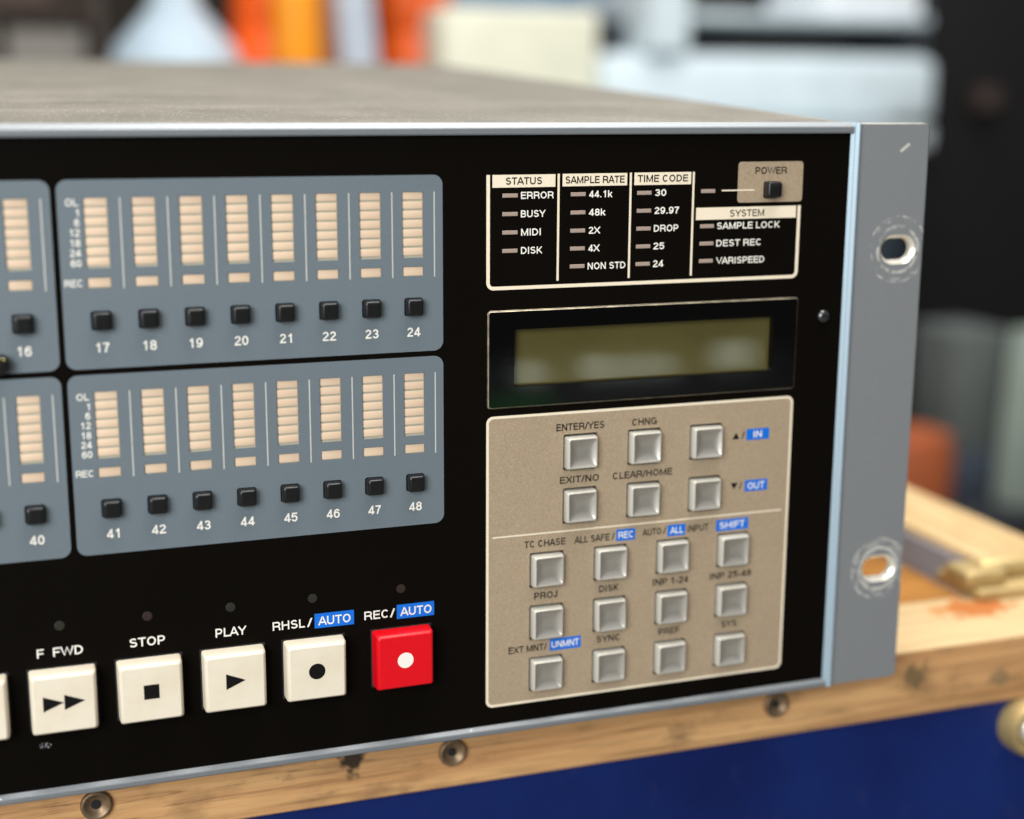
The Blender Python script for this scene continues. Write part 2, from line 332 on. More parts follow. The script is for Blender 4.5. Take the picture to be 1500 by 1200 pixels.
# ------------------------------------------------------------------ lettering
# a plain grotesque drawn as strokes; cap height 1, t = stroke width
EM = dict(A=667, B=667, C=722, D=722, E=640, F=600, G=778, H=722, I=278, J=500, K=667, L=556, M=833, N=722, O=778, P=667, R=722, S=667, T=611, U=722, V=667, W=944, X=667, Y=667, k=500)
def arcp(cx, cz, rx, rz, a0, a1, n=14):
    return [(cx + rx * math.cos(math.radians(a0 + (a1 - a0) * i / n)), cz + rz * math.sin(math.radians(a0 + (a1 - a0) * i / n))) for i in range(n + 1)]
def glyph(c, t):
    w = (EM.get(c, 556)) / 718; h = t / 2; sb = 0.085
    if c == ' ': return 278 / 718, []
    if c == '/': return 0.50, [([(.07, -.02), (.43, 1.02)], 0)]
    if c == '.': return 278 / 718, [([(.19, 0), (.19, t * 1.05)], 0)]
    if c == '-': return 333 / 718, [([(.06, .36), (.40, .36)], 0)]
    if c.isdigit(): sb = 0.06
    L, R_, T, B, m = sb + h, w - sb - h, 1 - h, h, 0.5; cx = w / 2; rx = (R_ - L) / 2
    up = (T - .515) / 2; um = .515 + up; lo = (.515 - B) / 2; lm = B + lo
    g = {
     'A': [([(.03, 0), (cx - h * .25, 1.0 - h * .3), (cx + h * .25, 1.0 - h * .3), (w - .03, 0)], 0), ([(.2, .32), (w - .2, .32)], 0)],
     'B': [([(L, 0), (L, 1)], 0), ([(L, T)] + arcp(R_ - up - .04, um, up, up, 90, -90) + [(L, .515)], 0), ([(L, .515)] + arcp(R_ - lo, lm, lo, lo, 90, -90) + [(L, B)], 0)],
     'C': [(arcp(cx, m, rx, m - h, 42, 318, 26), 0)],
     'D': [([(L, 0), (L, 1)], 0), ([(L, T), (L + .2, T)] + arcp(L + .22, m, R_ - L - .22, m - h, 88, -88, 18) + [(L + .2, B), (L, B)], 0)],
     'E': [([(L, 0), (L, 1)], 0), ([(L, T), (w - .06, T)], 0), ([(L, .52), (w - .10, .52)], 0), ([(L, B), (w - .05, B)], 0)],
     'F': [([(L, 0), (L, 1)], 0), ([(L, T), (w - .05, T)], 0), ([(L, .49), (w - .11, .49)], 0)],
     'G': [(arcp(cx, m, rx, m - h, 42, 330, 26), 0), ([(cx + .05, .46), (R_ + h * .9, .46)], 0), ([(R_ + h * .2, .5), (R_ + h * .2, 0.02)], 0)],
     'H': [([(L, 0), (L, 1)], 0), ([(R_, 0), (R_, 1)], 0), ([(L, .52), (R_, .52)], 0)],
     'I': [([(w / 2, 0), (w / 2, 1)], 0)],
     'J': [([(R_, 1), (R_, .3)] + arcp((L + R_) / 2, .3, rx, .3 - h, 0, -180)[1:] + [(L, .36)], 0)],
     'K': [([(L, 0), (L, 1)], 0), ([(L, .33), (w - .10, 1.0)], 0), ([(L + .22, .52), (w - .07, 0)], 0)],
     'L': [([(L, 0), (L, 1)], 0), ([(L, B), (w - .03, B)], 0)],
     'M': [([(L, 0), (L, 1)], 0), ([(R_, 0), (R_, 1)], 0), ([(L, .97), (cx, .06), (R_, .97)], 0)],
     'N': [([(L, 0), (L, 1)], 0), ([(R_, 0), (R_, 1)], 0), ([(L + h * .1, .97), (R_ - h * .1, .03)], 0)],
     'O': [(arcp(cx, m, rx, m - h, 0, 360, 32)[:-1], 1)],
     'P': [([(L, 0), (L, 1)], 0), ([(L, T)] + arcp(R_ - .26, (T + .43) / 2, .26, (T - .43) / 2, 90, -90) + [(L, .43)], 0)],
     'R': [([(L, 0), (L, 1)], 0), ([(L, T)] + arcp(R_ - .26, (T + .46) / 2, .26, (T - .46) / 2, 90, -90) + [(L, .46)], 0), ([(R_ - .26, .46), (R_ - .08, .40), (R_ - .01, .26), (R_ + h * .4, 0)], 0)],
     'S': [(arcp(cx, um, rx * .92, up, 22, 262, 16) + arcp(cx, lm, rx, lo, 84, -160, 16), 0)],
     'T': [([(w / 2, 0), (w / 2, 1)], 0), ([(.03, T), (w - .03, T)], 0)],
     'U': [([(L, 1), (L, .34)] + arcp(cx, .34, rx, .34 - h, 180, 360, 16) + [(R_, .34), (R_, 1)], 0)],
     'V': [([(.04, 1), (cx, .02), (w - .04, 1)], 0)],
     'W': [([(.05, 1), (w * .28, .03), (cx, .97), (w * .72, .03), (w - .05, 1)], 0)],
     'X': [([(.06, 0), (w - .06, 1)], 0), ([(.06, 1), (w - .06, 0)], 0)],
     'Y': [([(.04, 1), (cx, .43), (w - .04, 1)], 0), ([(cx, .45), (cx, 0)], 0)],
     'k': [([(L - .02, 0), (L - .02, 1)], 0), ([(L, .26), (w - .07, .73)], 0), ([(L + .15, .44), (w - .04, 0)], 0)],
     '0': [(arcp(cx, m, rx, m - h, 0, 360, 28)[:-1], 1)],
     '1': [([(cx + .07, 0), (cx + .07, 1)], 0), ([(cx - .20, .74), (cx - .02, .78), (cx + .07, .97)], 0)],
     '2': [(arcp(cx, T - rx * .9, rx * .95, rx * .9, 172, -32, 16) + [(L + .12, B + .20), (L, B + .0)], 0), ([(L - h, B), (R_ + h, B)], 0)],
     '3': [(arcp(cx, um, rx * .9, up, 165, -80, 14) + [(cx - .06, .515)], 0), ([(cx - .06, .515)] + arcp(cx, lm, rx, lo, 84, -168, 14), 0)],
     '4': [([(R_ - .10, 0), (R_ - .10, 1)], 0), ([(R_ - .08, .97), (L - h * .4, .25 + h * .3)], 0), ([(L - h, .25), (R_ + h + .03, .25)], 0)],
     '5': [([(R_ + h * .5, T), (L + .06, T), (L + .0, .47)], 0), (arcp(cx - .01, B + .275, rx, .275, 130, -160, 18), 0)],
     '6': [(arcp(cx, B + .27, rx, .28, 0, 360, 22)[:-1], 1), (arcp(cx + .04, m, rx + .04, m - h, 40, 185, 16), 0)],
     '7': [([(L - h, T), (R_ + h * .6, T)], 0), ([(R_ + .0, T), (cx + .0, .5), (cx - .10, 0)], 0)],
     '8': [(arcp(cx, um + .01, rx * .88, up - .005, 0, 360, 20)[:-1], 1), (arcp(cx, lm, rx, lo + .01, 0, 360, 20)[:-1], 1)],
     '9': [(arcp(cx, T - .27, rx, .28, 0, 360, 22)[:-1], 1), (arcp(cx - .04, m, rx + .04, m - h, 220, 365, 16), 0)],
    }
    return w, g[c]
def ribbon(pts, t, closed):
    n = len(pts); P = [Vector(p) for p in pts]; V = []
    for i in range(n):
        a = P[i] - P[i - 1] if (i > 0 or closed) else P[1] - P[0]
        b_ = P[(i + 1) % n] - P[i] if (i < n - 1 or closed) else P[-1] - P[-2]
        if a.length < 1e-6: a = b_
        if b_.length < 1e-6: b_ = a
        a = a.normalized(); b_ = b_.normalized(); na = Vector((-a.y, a.x)); nb = Vector((-b_.y, b_.x)); mm = na + nb
        mm = na if mm.length < 1e-3 else mm.normalized(); k = min(1 / max(mm.dot(na), .3), 1.9) * t / 2
        V += [(P[i].x + mm.x * k, P[i].y + mm.y * k), (P[i].x - mm.x * k, P[i].y - mm.y * k)]
    F = [[2 * i, 2 * i + 1, (2 * i + 3) % (2 * n), (2 * i + 2) % (2 * n)] for i in range(n if closed else n - 1)]
    return V, F
def text_raw(s, t):
    V, F, x, q = [], [], 0, 0
    for c in s:
        w, strokes = glyph(c, t)
        for pts, closed in strokes:
            rv, rf = ribbon(pts, t, closed); n = len(V); q += 1
            V += [(a + x, min(max(b_, -.03), 1.03), -0.0015 * (q % 6)) for a, b_ in rv]; F += [[i + n for i in f] for f in rf]
        x += w
    return V, F
def text_data(s, x0, x1, zc, h, y=-0.05, weight=0.018):
    t = 0.115 + weight * 3.2
    V, F = text_raw(s, t)
    a, b_ = min(p[0] for p in V), max(p[0] for p in V)
    kx = (x1 - x0) / (b_ - a) if x1 is not None else h
    return [(x0 + (p[0] - a) * kx, y + p[2], zc + (p[1] - .5) * h) for p in V], F
def text_centred(s, xc, zc, h, y=-0.05, weight=0.018, squeeze=1.0):
    V, F = text_data(s, 0, None, zc, h, y, weight); w = max(v[0] for v in V)
    return [(xc + (v[0] - w / 2) * squeeze, v[1], v[2]) for v in V], F
def blue_label(rect, txt, x0, x1, zc, h, y, parent, weight=0.014):
    (Va, Fa), (Vb, Fb) = rect_data(*rect, y), text_data(txt, x0, x1, zc, h, y - 0.05, weight)
    V, F = join((Va, Fa), (Vb, Fb)); me = mesh('blue_label', V, F)
    me.materials.append(M['blue_print']); me.materials.append(M['white_print'])
    for i, p in enumerate(me.polygons): p.material_index = 0 if i < len(Fa) else 1
    return link('blue_label', me, None, parent)
def lettering(items, mat, parent, y=-0.05):
    return link('lettering', mesh('lettering', *join(*items)), mat, parent)

# ================================================================== THE RECORDER
rec = empty('rack_recorder', (0, 0, -88.5), 'black and grey rack mount recorder with meters and keys, resting on the blue crate', 'recorder')

# --- case: slightly tilted against its faceplate
V = [(-217, 2.2, -86), (217, 2.2, -86), (217, 437, -86), (-217, 437, -86), (-217, 2.2, 88.5), (217, 2.2, 88.5), (217, 437, 112.0), (-217, 437, 112.0)]
import bmesh
bm = bmesh.new(); vs = [bm.verts.new(v) for v in V]
for f in ((3, 2, 1, 0), (4, 5, 6, 7), (0, 1, 5, 4), (1, 2, 6, 5), (2, 3, 7, 6), (3, 0, 4, 7)): bm.faces.new([vs[i] for i in f])
bmesh.ops.bevel(bm, geom=[e for e in bm.edges if all(v.co.z > 80 for v in e.verts) and not all(v.co.y < 3 for v in e.verts)], offset=1.2, segments=2, affect='EDGES')
bm.verts.index_update()
link('case', mesh('case', [tuple(v.co) for v in bm.verts], [[v.index for v in f.verts] for f in bm.faces]), M['cover'], rec); bm.free()

# --- frame: extruded rim, front lip proud of the black panel, chamfered outside
def prism_x(prof, x0, x1):                       # prof: (y, z) points
    n = len(prof); V = [(x0, y, z) for y, z in prof] + [(x1, y, z) for y, z in prof]
    return V, [[i, (i + 1) % n, n + (i + 1) % n, n + i] for i in range(n)] + [list(range(n))[::-1], [n + i for i in range(n)]]
def prism_z(prof, z0, z1):                       # prof: (x, y) points
    n = len(prof); V = [(x, y, z0) for x, y in prof] + [(x, y, z1) for x, y in prof]
    return V, [[i, (i + 1) % n, n + (i + 1) % n, n + i] for i in range(n)] + [list(range(n))[::-1], [n + i for i in range(n)]]
top_lip = [(2.0, 88.9), (0.4, 88.9), (-1.2, 87.75), (-1.45, 87.45), (-1.5, 87.2), (-1.5, 86.0), (-1.3, 85.65), (2.0, 85.55)]
bot_lip = [(2.0, -88.3), (-1.2, -88.3), (-1.5, -88.1), (-1.6, -87.8), (-1.6, -86.85), (-1.45, -86.55), (-0.35, -85.75), (2.0, -85.75)]
link('frame', mesh('frame', *join(prism_x(top_lip, -214.3, 214.3), prism_x(bot_lip, -214.3, 214.3))), M['frame'], rec)
side = [(216.65, 2.0), (216.65, -1.3), (216.45, -1.62), (216.1, -1.62), (215.25, -1.02), (215.05, -0.75), (214.15, -0.1), (214.1, 2.0)]
for sg in (1, -1):
    link('side_trim', mesh('side_trim', *prism_z([(sg * x, y) for x, y in side], -88.35, 88.75)), M['trim'], rec)

# --- rack ear with two slotted holes
ear_loop = [(216.7, -88.5), (239.8, -88.5), (240.9, -88.0), (241.3, -87.0), (241.3, 87.2), (240.9, 88.1), (239.8, 88.5), (216.7, 88.5)]
ear = plate('rack_ear', [ear_loop, slot(232.5, 50.8, 12.2, 8.8), slot(232.5, -50.8, 12.2, 8.8)], -0.3, 3.0, M['ear'], rec, 0.2)
for zc in (50.8, -50.8):
    V, F = [], []
    lpA, lpB = slot(232.5, zc, 12.4, 9.0), slot(232.5, zc, 10.4, 6.7); n = len(lpA)
    V = [(a, -0.33, c) for a, c in lpA] + [(a, 0.75, c) for a, c in lpB] + [(a, 2.65, c) for a, c in lpB]
    F = [[k * n + i, k * n + (i + 1) % n, (k + 1) * n + (i + 1) % n, (k + 1) * n + i] for k in range(2) for i in range(n)]
    link('slot_edge', mesh('slot_edge', V, F), M['bare'], ear)

# --- layout constants (mm on the panel)
PITCH, X17 = 11.73, -2.16
AX = (-11.4, 88.3); CX = (-112.5, -12.9); R1 = (27.35, 75.2); R2 = (-22.05, 25.85)
chan_rects = [(AX, R1, 0.0, range(0, 8), 17), (AX, R2, -49.4, range(0, 8), 41), (CX, R1, 0.0, range(6, 8), 9), (CX, R2, -49.4, range(6, 8), 33)]
KEYPAD = (100.85, 198.85, -80.2, 7.5); DISP = (101.2, 199.0, 9.7, 37.5)
key_pos = [(x, z) for z in (-4.75, -20.8) for x in (129.65, 149.85, 169.95)] + [(x, z) for z in (-39.4, -55.5, -71.6) for x in (119.6, 139.75, 159.95, 180.2)]

# --- black panel with openings for the inlaid panels
black_holes = [rrect(x[0] - .02, x[1] + .02, z[0] - .02, z[1] + .02, 2.6) for (x, z, *_r) in chan_rects]
black_holes.append(rrect(KEYPAD[0] - .02, KEYPAD[1] + .02, KEYPAD[2] - .02, KEYPAD[3] + .02, 2.0))
black_holes.append(rrect(DISP[0] - .05, DISP[1] + .05, DISP[2] - .05, DISP[3] + .05, 1.0))
bp_ = plate('front_panel', [[(-214.4, -86.1), (214.4, -86.1), (214.4, 85.75), (-214.4, 85.75)]] + black_holes, 0.0, 1.5, M['black'], rec)

# --- channel strips
seg_tops = [70.62 - 2.493 * i for i in range(7)]
meter_me = mesh('level_meter', *join(*[box_data(-2.8, 2.8, 0.28, 0.8, t - 1.93, t, 0.06) for t in [17.4 / 2 + 0.05 - 2.493 * i for i in range(7)]]), True, 40)
lamp_me = mesh('rec_lamp', *box_data(-2.82, 2.82, 0.25, 0.8, -1.2, 1.2, 0.12), True, 40)
btn_me = mesh('select_button', *rings_data([(2.38, 2.38, 1.0, .6), (2.33, 2.33, -1.7, .6), (2.2, 2.2, -2.2, .6), (1.95, 1.95, -2.5, .55), (1.7, 1.7, -2.58, .5), (0.6, 0.6, -2.5, .3)], 4), True, 60)
for (xr, zr, dz, idx, first) in chan_rects:
    x0 = X17 if xr is AX else X17 - 7 * PITCH - 19.0 + 0.0
    holes = []
    for i in idx:
        xc = x0 + i * PITCH
        holes += [rrect(xc - 2.92, xc + 2.92, 53.05 + dz, 70.75 + dz, .15, 2), rrect(xc - 2.92, xc + 2.92, 48.05 + dz, 50.7 + dz, .15, 2), rrect(xc - 2.62, xc + 2.62, 37.2 + dz, 42.25 + dz, .7, 4)]
    p = plate('channel_panel', [rrect(xr[0], xr[1], zr[0], zr[1], 2.6)] + holes, -0.08, 1.3, M['grey_panel'], rec)
    sheet('meter_bed', [(x0 + i * PITCH - 3.2, x0 + i * PITCH + 3.2, 47.5 + dz, 71.3 + dz) for i in idx], 0.40, M['lens_bed'], p)
    sheet('button_recess', [(x0 + i * PITCH - 3, x0 + i * PITCH + 3, 37.0 + dz, 42.5 + dz) for i in idx], 1.15, M['hole'], p)
    items, lines = [], []
    for i in idx:
        xc = x0 + i * PITCH
        link('level_meter', meter_me, M['lens'], p, (xc, 0, 61.9 + dz))
        link('rec_lamp', lamp_me, M['lens'], p, (xc, 0, 49.38 + dz))
        link('select_button', btn_me, M['button_black'], p, (xc, 0, 39.75 + dz))
        items.append(text_centred(str(first + i), xc, 32.8 + dz, 2.5, -0.12, 0.016, 1.02))
        lines.append(rect_data(xc + 5.98 - .16, xc + 5.98 + .16, 47.8 + dz, 70.7 + dz, -0.12))
    if xr is AX:
        for s, z in (('OL', 69.6), ('1', 67.0), ('6', 64.6), ('12', 62.1), ('18', 59.5), ('24', 57.0), ('60', 54.45)):
            V, F = text_data(s, 0, None, z + dz, 1.8, -0.12, 0.012); w = max(v[0] for v in V); items.append(([(v[0] - w - 6.25, v[1], v[2]) for v in V], F))
        items.append(text_data('REC', -10.6, -6.3, 49.4 + dz, 1.8, -0.12, 0.012))
    lettering(items, M['white_print'], p)
    for q_ in lines: link('divider_line', mesh('divider_line', *q_), M['grey_print'], p)

# small round knob on the left channel panel
kn = link('knob', mesh('knob', *lathe_data([(2.5, 0.5), (2.5, -2.2), (2.3, -2.9), (1.7, -3.4), (0.7, -3.6)], 24, 'y'), True, 50), M['button_black'], rec, (-27.3, 0, 30.0))
V, F = box_data(-1.3, 1.3, -3.35, -2.4, 0.95, 1.75, 0.2)
link('yellow_spot', mesh('yellow_spot', V, F), M['yellow'], kn, (-27.3, 0, 30.0))  # small yellow block on the upper front of the knob

# --- status block (printed on the black panel)
st, bl = [], []
LEDH = 1.1
for s, x0, x1, z in (('ERROR', 110.8, 120.4, 69.25), ('BUSY', 110.8, 118.1, 64.2), ('MIDI', 110.9, 116.7, 59.15), ('DISK', 110.9, 117.2, 54.1),
        ('44.1k', 131, 138.1, 69.25), ('48k', 131, 136.1, 64.2), ('2X', 131.05, 134.6, 59.15), ('4X', 131, 134.5, 54.15), ('NON STD', 130.9, 142.5, 49.1),
        ('30', 151.2, 154.7, 69.3), ('29.97', 151.2, 158.9, 64.25), ('DROP', 151.1, 158.8, 59.2), ('25', 151.1, 154.5, 54.15), ('24', 151.1, 154.4, 49.1),
        ('SAMPLE LOCK', 171.2, 191.7, 59.4), ('DEST REC', 171.1, 185.6, 54.4), ('VARISPEED', 171.2, 187.0, 49.3)):
    st.append(text_data(s, x0, x1, z, 1.93, -0.05, 0.016))
lettering(st, M['white_print'], bp_)
hdr = [rect_data(102.5, 120.9, 71.45, 74.9, -0.05), rect_data(123.0, 142.5, 71.5, 74.95, -0.05), rect_data(144.7, 162.4, 71.5, 75.0, -0.05), rect_data(164.3, 196.9, 61.25, 64.75, -0.05)]
hdr += [rect_data(x - .32, x + .32, 45.3, 75.0, -0.05) for x in (121.85, 143.6, 163.2)]
# outer bracket line
def stroke_data(pts, w, y):
    V, F = [], []
    for i, (x, z) in enumerate(pts):
        a = Vector(pts[max(i - 1, 0)]); b_ = Vector(pts[min(i + 1, len(pts) - 1)]); d = (b_ - a).normalized(); nrm = Vector((-d.y, d.x)) * w / 2
        V += [(x + nrm.x, y, z + nrm.y), (x - nrm.x, y, z - nrm.y)]
    F = [[2 * i, 2 * i + 1, 2 * i + 3, 2 * i + 2] for i in range(len(pts) - 1)]
    return V, F
arc = lambda cx, cz, r, a0, a1, n=8: [(cx + r * math.cos(math.radians(a0 + (a1 - a0) * i / n)), cz + r * math.sin(math.radians(a0 + (a1 - a0) * i / n))) for i in range(n + 1)]
hdr.append(stroke_data([(101.3, 74.9)] + arc(102.9, 45.4, 1.6, 180, 270) + arc(196.3, 45.4, 1.6, 270, 360) + [(197.9, 64.8)], 1.0, -0.05))
link('status_frame', mesh('status_frame', *join(*hdr)), M['cream'], bp_)
lettering([text_data('STATUS', 106.4, 116.9, 73.2, 2.0, -0.1), text_data('SAMPLE RATE', 123.9, 141.7, 73.25, 2.0, -0.1), text_data('TIME CODE', 145.7, 161.4, 73.3, 2.0, -0.1), text_data('SYSTEM', 175.2, 186.3, 62.95, 2.05, -0.1, 0.014)], M['black_print'], bp_)
led_me = mesh('status_lamp', *box_data(-2.23, 2.23, -0.12, 0.5, -.55, .55, 0.1))
for x, zs in ((107.65, (69.25, 64.2, 59.15, 54.1)), (127.75, (69.25, 64.2, 59.15, 54.15, 49.15)), (147.9, (69.3, 64.25, 59.2, 54.15, 49.15)), (167.95, (69.45, 59.4, 54.4, 49.35))):
    for z in zs: link('status_lamp', led_me, M['led'], bp_, (x, 0, z))

# --- power plate
pw = plate('power_plate', [rrect(177.4, 198.65, 65.95, 77.65, 1.0), rrect(185.75, 190.95, 67.0, 72.0, .7, 4)], -0.12, 0.12, M['tan'], rec)
link('power_button', mesh('power_button', *rings_data([(2.4, 2.35, 0.5, .6), (2.35, 2.3, -1.9, .6), (2.2, 2.15, -2.5, .6), (1.9, 1.85, -2.8, .55), (0.6, .6, -2.75, .3)], 4), True, 60), M['button_black'], pw, (188.3, 0, 69.6))
lettering([text_data('POWER', 182.9, 193.2, 75.1, 2.0, -0.17, 0.016)], M['black_print'], pw)
link('pointer_line', mesh('pointer_line', *rect_data(172.2, 182.8, 69.35, 69.75, -0.16)), M['cream'], pw)

# --- display
def mat_glass():
    k = NT('display_window'); return k.base((0.0015, 0.0015, 0.0015), 0.05, 0, 0.3)
def mat_lcd():
    k = NT('olive_lcd'); x, y, z = mapped_xz(k); n = k.noise(2200, detail=1); b_ = k.noise(45, detail=3)
    c = k.mix(b_, (0.060, 0.050, 0.014), (0.086, 0.073, 0.024)); c = k.mix(k.math('MULTIPLY', n, 0.2), c, (0.05, 0.045, 0.015))
    return k.base(c, 0.03, 0, 0.7)
lens = NT('smoked_window'); M['glass'] = mat_glass(); M['lcd'] = mat_lcd()
dz_ = plate('display_window', [rrect(*DISP, 1.0), rrect(109.1, 190.85, 15.8, 32.0, .3)], -0.25, 2.6, M['glass'], rec, 0.12)
sheet('lcd_screen', [(107.5, 192.5, 14.2, 33.6)], 2.0, M['lcd'], dz_)
eV, eF = [], []
for lp0, lp1 in ((rrect(DISP[0] - .05, DISP[1] + .05, DISP[2] - .05, DISP[3] + .05, 1.05), rrect(DISP[0] + .28, DISP[1] - .28, DISP[2] + .28, DISP[3] - .28, .8)),):
    n = len(lp0); eV = [(a, -0.02, c) for a, c in lp0] + [(a, -0.34, c) for a, c in lp1]; eF = [[i, (i + 1) % n, n + (i + 1) % n, n + i] for i in range(n)]
M['edge'] = plain('worn_glint_edge', (0.62, 0.52, 0.36), 0.3, 0.4, 0.6, 0.5, 260)  # worn rim, with its glints brightened in the colour
link('window_edge', mesh('window_edge', eV, eF), M['edge'], dz_)
link('panel_screw', mesh('panel_screw', *lathe_data([(2.0, 0.2), (2.0, -0.5), (1.75, -1.0), (1.2, -1.35), (0.5, -1.5)], 24, 'y'), True), M['steel'], rec, (207.7, 0, 31.4))

# --- keypad
holes = [rrect(x - 5.4, x + 5.35, z - 5.3, z + 5.5, .6, 3) for x, z in key_pos]
kp = plate('keypad_panel', [rrect(*KEYPAD, 2.0)] + holes, -0.1, 1.4, M['tan'], rec)
sheet('key_recess', [(x - 6, x + 6, z - 6, z + 6) for x, z in key_pos], 1.35, M['hole'], kp)
bo = rrect(*KEYPAD, 2.0); bi = rrect(KEYPAD[0] + .75, KEYPAD[1] - .75, KEYPAD[2] + .75, KEYPAD[3] - .75, 1.4); n = len(bo)
V = [(a, -0.14, c) for a, c in bo] + [(a, -0.14, c) for a, c in bi]; F = [[i, (i + 1) % n, n + (i + 1) % n, n + i] for i in range(n)]
dv = rect_data(102.8, 196.5, -28.4, -27.95, -0.14)
link('keypad_border', mesh('keypad_border', *join((V, F), dv)), M['cream'], kp)
rk = [(4.8, 4.8, 1.2, .5), (4.75, 4.75, -1.1, .5), (4.65, 4.65, -1.6, .5), (4.42, 4.42, -2.15, .5), (4.28, 4.28, -2.33, .5), (4.15, 4.15, -2.30, .5)]
for q, r in ((3.95, .6), (3.7, .8), (3.4, 1.0), (3.0, 1.3), (2.5, 1.5), (2.0, 1.5), (1.4, 1.2), (0.7, .69)): rk.append((q, q, -2.30 + 1.25 * (1 - (q / 4.15) ** 3.0), r))
kV, kF = rings_data(rk, 4); key_me = mesh('key', kV, kF, True, 70)
key_me.materials.append(M['key_rim']); key_me.materials.append(M['key'])
for p_ in key_me.polygons:
    if max(abs(kV[i][0]) for i in p_.vertices) < 4.2 and max(abs(kV[i][2]) for i in p_.vertices) < 4.2: p_.material_index = 1
for x, z in key_pos:
    k_ = link('key', key_me, None, kp, (x, 0, z))
    k_.rotation_euler = (math.radians(random.uniform(-1.2, 1.2)), math.radians(random.uniform(-.5, .5)), math.radians(random.uniform(-1.2, 1.2)))
kt = []
for s, x0, x1, z in (('ENTER/YES', 122, 136.9, 2.95), ('CHNG', 145.7, 153.6, 2.9), ('EXIT/NO', 123.3, 135.5, -12.8), ('CLEAR/HOME', 139.9, 159.1, -12.85), ('/', 181.8, 182.9, -3.6), ('/', 181.5, 182.6, -19.3),
        ('TC CHASE', 112.5, 125.3, -31.2), ('ALL SAFE', 128.1, 139.3, -31.3), ('/', 139.9, 140.9, -31.3), ('AUTO', 149.9, 156, -31.1), ('/', 156.6, 157.6, -31.1), ('INPUT', 164.8, 171.7, -31.3),
        ('PROJ', 115.7, 122.9, -47.2), ('DISK', 136.2, 142.6, -47.2), ('INP 1-24', 153.7, 165.5, -47.15), ('INP 25-48', 172.8, 186.9, -47.3), ('EXT MNT/', 107.8, 119.8, -63.2), ('SYNC', 135.7, 143.2, -63.05), ('PREF', 156.1, 163.1, -63.1), ('SYS', 177.4, 182.5, -63.2)):
    kt.append(text_data(s, x0, x1, z, 2.08, -0.15, 0.017))
kt.append(([(178.7, -.15, -4.7), (181.1, -.15, -4.7), (179.9, -.15, -2.7)], [[0, 1, 2]])); kt.append(([(178.7, -.15, -18.3), (179.9, -.15, -20.3), (181.1, -.15, -18.3)], [[0, 1, 2]]))
lettering(kt, M['black_print'], kp)
for rc_, t_, x0, x1, z in (((183.4, 191.1, -5.3, -1.85), 'IN', 185.8, 188.6, -3.55), ((183.5, 191.2, -21.3, -17.8), 'OUT', 184.5, 190.2, -19.6), ((141.4, 147.5, -32.9, -29.35), 'REC', 142.1, 146.8, -31.15),
        ((158.1, 164.0, -33.05, -29.55), 'ALL', 158.9, 163.3, -31.3), ((174.3, 185.2, -33.1, -29.5), 'SHIFT', 175.5, 184, -31.3), ((120.7, 130.6, -64.75, -61.05), 'UNMNT', 121.3, 130, -62.9)):
    blue_label(rc_, t_, x0, x1, z, 2.05, -0.15, kp, 0.012)

# --- transport row
tb = [(8.5, 8.4, 0.5, .7), (8.35, 8.25, -3.6, .7), (8.2, 8.1, -4.2, .7), (7.75, 7.65, -4.85, .6), (7.5, 7.4, -5.0, .5)]
tb_me = mesh('transport_button', *rings_data(tb, 4), True, 25)
tb_red = mesh('transport_button', *rings_data(tb, 4), True, 25)
ZB = -60.35
tri = lambda x0, x1, h: ([(x0, -5.05, ZB + .5 - h), (x1, -5.05, ZB + .5), (x0, -5.05, ZB + .5 + h)], [[0, 1, 2]])
disc = lambda x, r: ([(x + r * math.cos(2 * math.pi * i / 40), -5.05, ZB + .35 + r * math.sin(2 * math.pi * i / 40)) for i in range(40)], [list(range(40))])
syms = [(-39.4, None), (-17.1, join(tri(-22.45, -17.2, 2.1), tri(-17.1, -11.8, 2.1))), (5.25, rect_data(3.2, 7.25, ZB - 1.6, ZB + 2.45, -5.05)), (27.7, tri(25.0, 30.3, 2.25)), (50.1, disc(50.0, 2.3)), (75.4, disc(75.3, 2.3))]
for x, sym in syms:
    red = x > 70
    t = link('transport_button', tb_red if red else tb_me, M['red_plastic'] if red else M['white_plastic'], rec, (x, 0, ZB))
    t.rotation_euler = (math.radians(random.uniform(-.6, .6)), math.radians(random.uniform(-.35, .35)), math.radians(random.uniform(-.6, .6)))
    if red: t['label'] = 'red record button with a white dot'
    if sym: link('symbol', mesh('symbol', *sym), M['white_print'] if red else M['black_print'], t)
rc = [(x - 8.9, x + 8.9, ZB - 8.75, ZB + 8.75) for x, _ in syms]
sheet('button_surround', rc, -0.03, M['hole'], bp_)
lettering([text_data(s, x0, x1, z, 2.5, -0.05, 0.014) for s, x0, x1, z in (('F  FWD', -23.1, -11.5, -47.6), ('STOP', 0.6, 9.8, -47.5), ('PLAY', 23.3, 31.7, -47.45), ('RHSL', 38.9, 47.9, -47.4), ('/', 48.5, 50.0, -47.4), ('REC', 64.8, 71.6, -47.35), ('/', 72.2, 73.7, -47.35))], M['white_print'], bp_)
blue_label((50.6, 61.8, -49.35, -45.1), 'AUTO', 51.6, 60.8, -47.3, 2.5, -0.05, bp_)
blue_label((74.2, 85.2, -49.35, -45.15), 'AUTO', 75.2, 84.4, -47.3, 2.5, -0.05, bp_)
dot_me = [mesh('indicator_lamp', *lathe_data([(1.3, 0.2), (1.3, -0.05), (1.1, -0.09)], 24, 'y')) for _ in range(2)]
for x, q in ((-17.0, 0), (5.5, 1), (27.6, 0), (50.2, 0), (75.5, 1)):
    link('indicator_lamp', dot_me[q], M['led_red'] if q else M['led_dark'], bp_, (x, 0, -40.45))

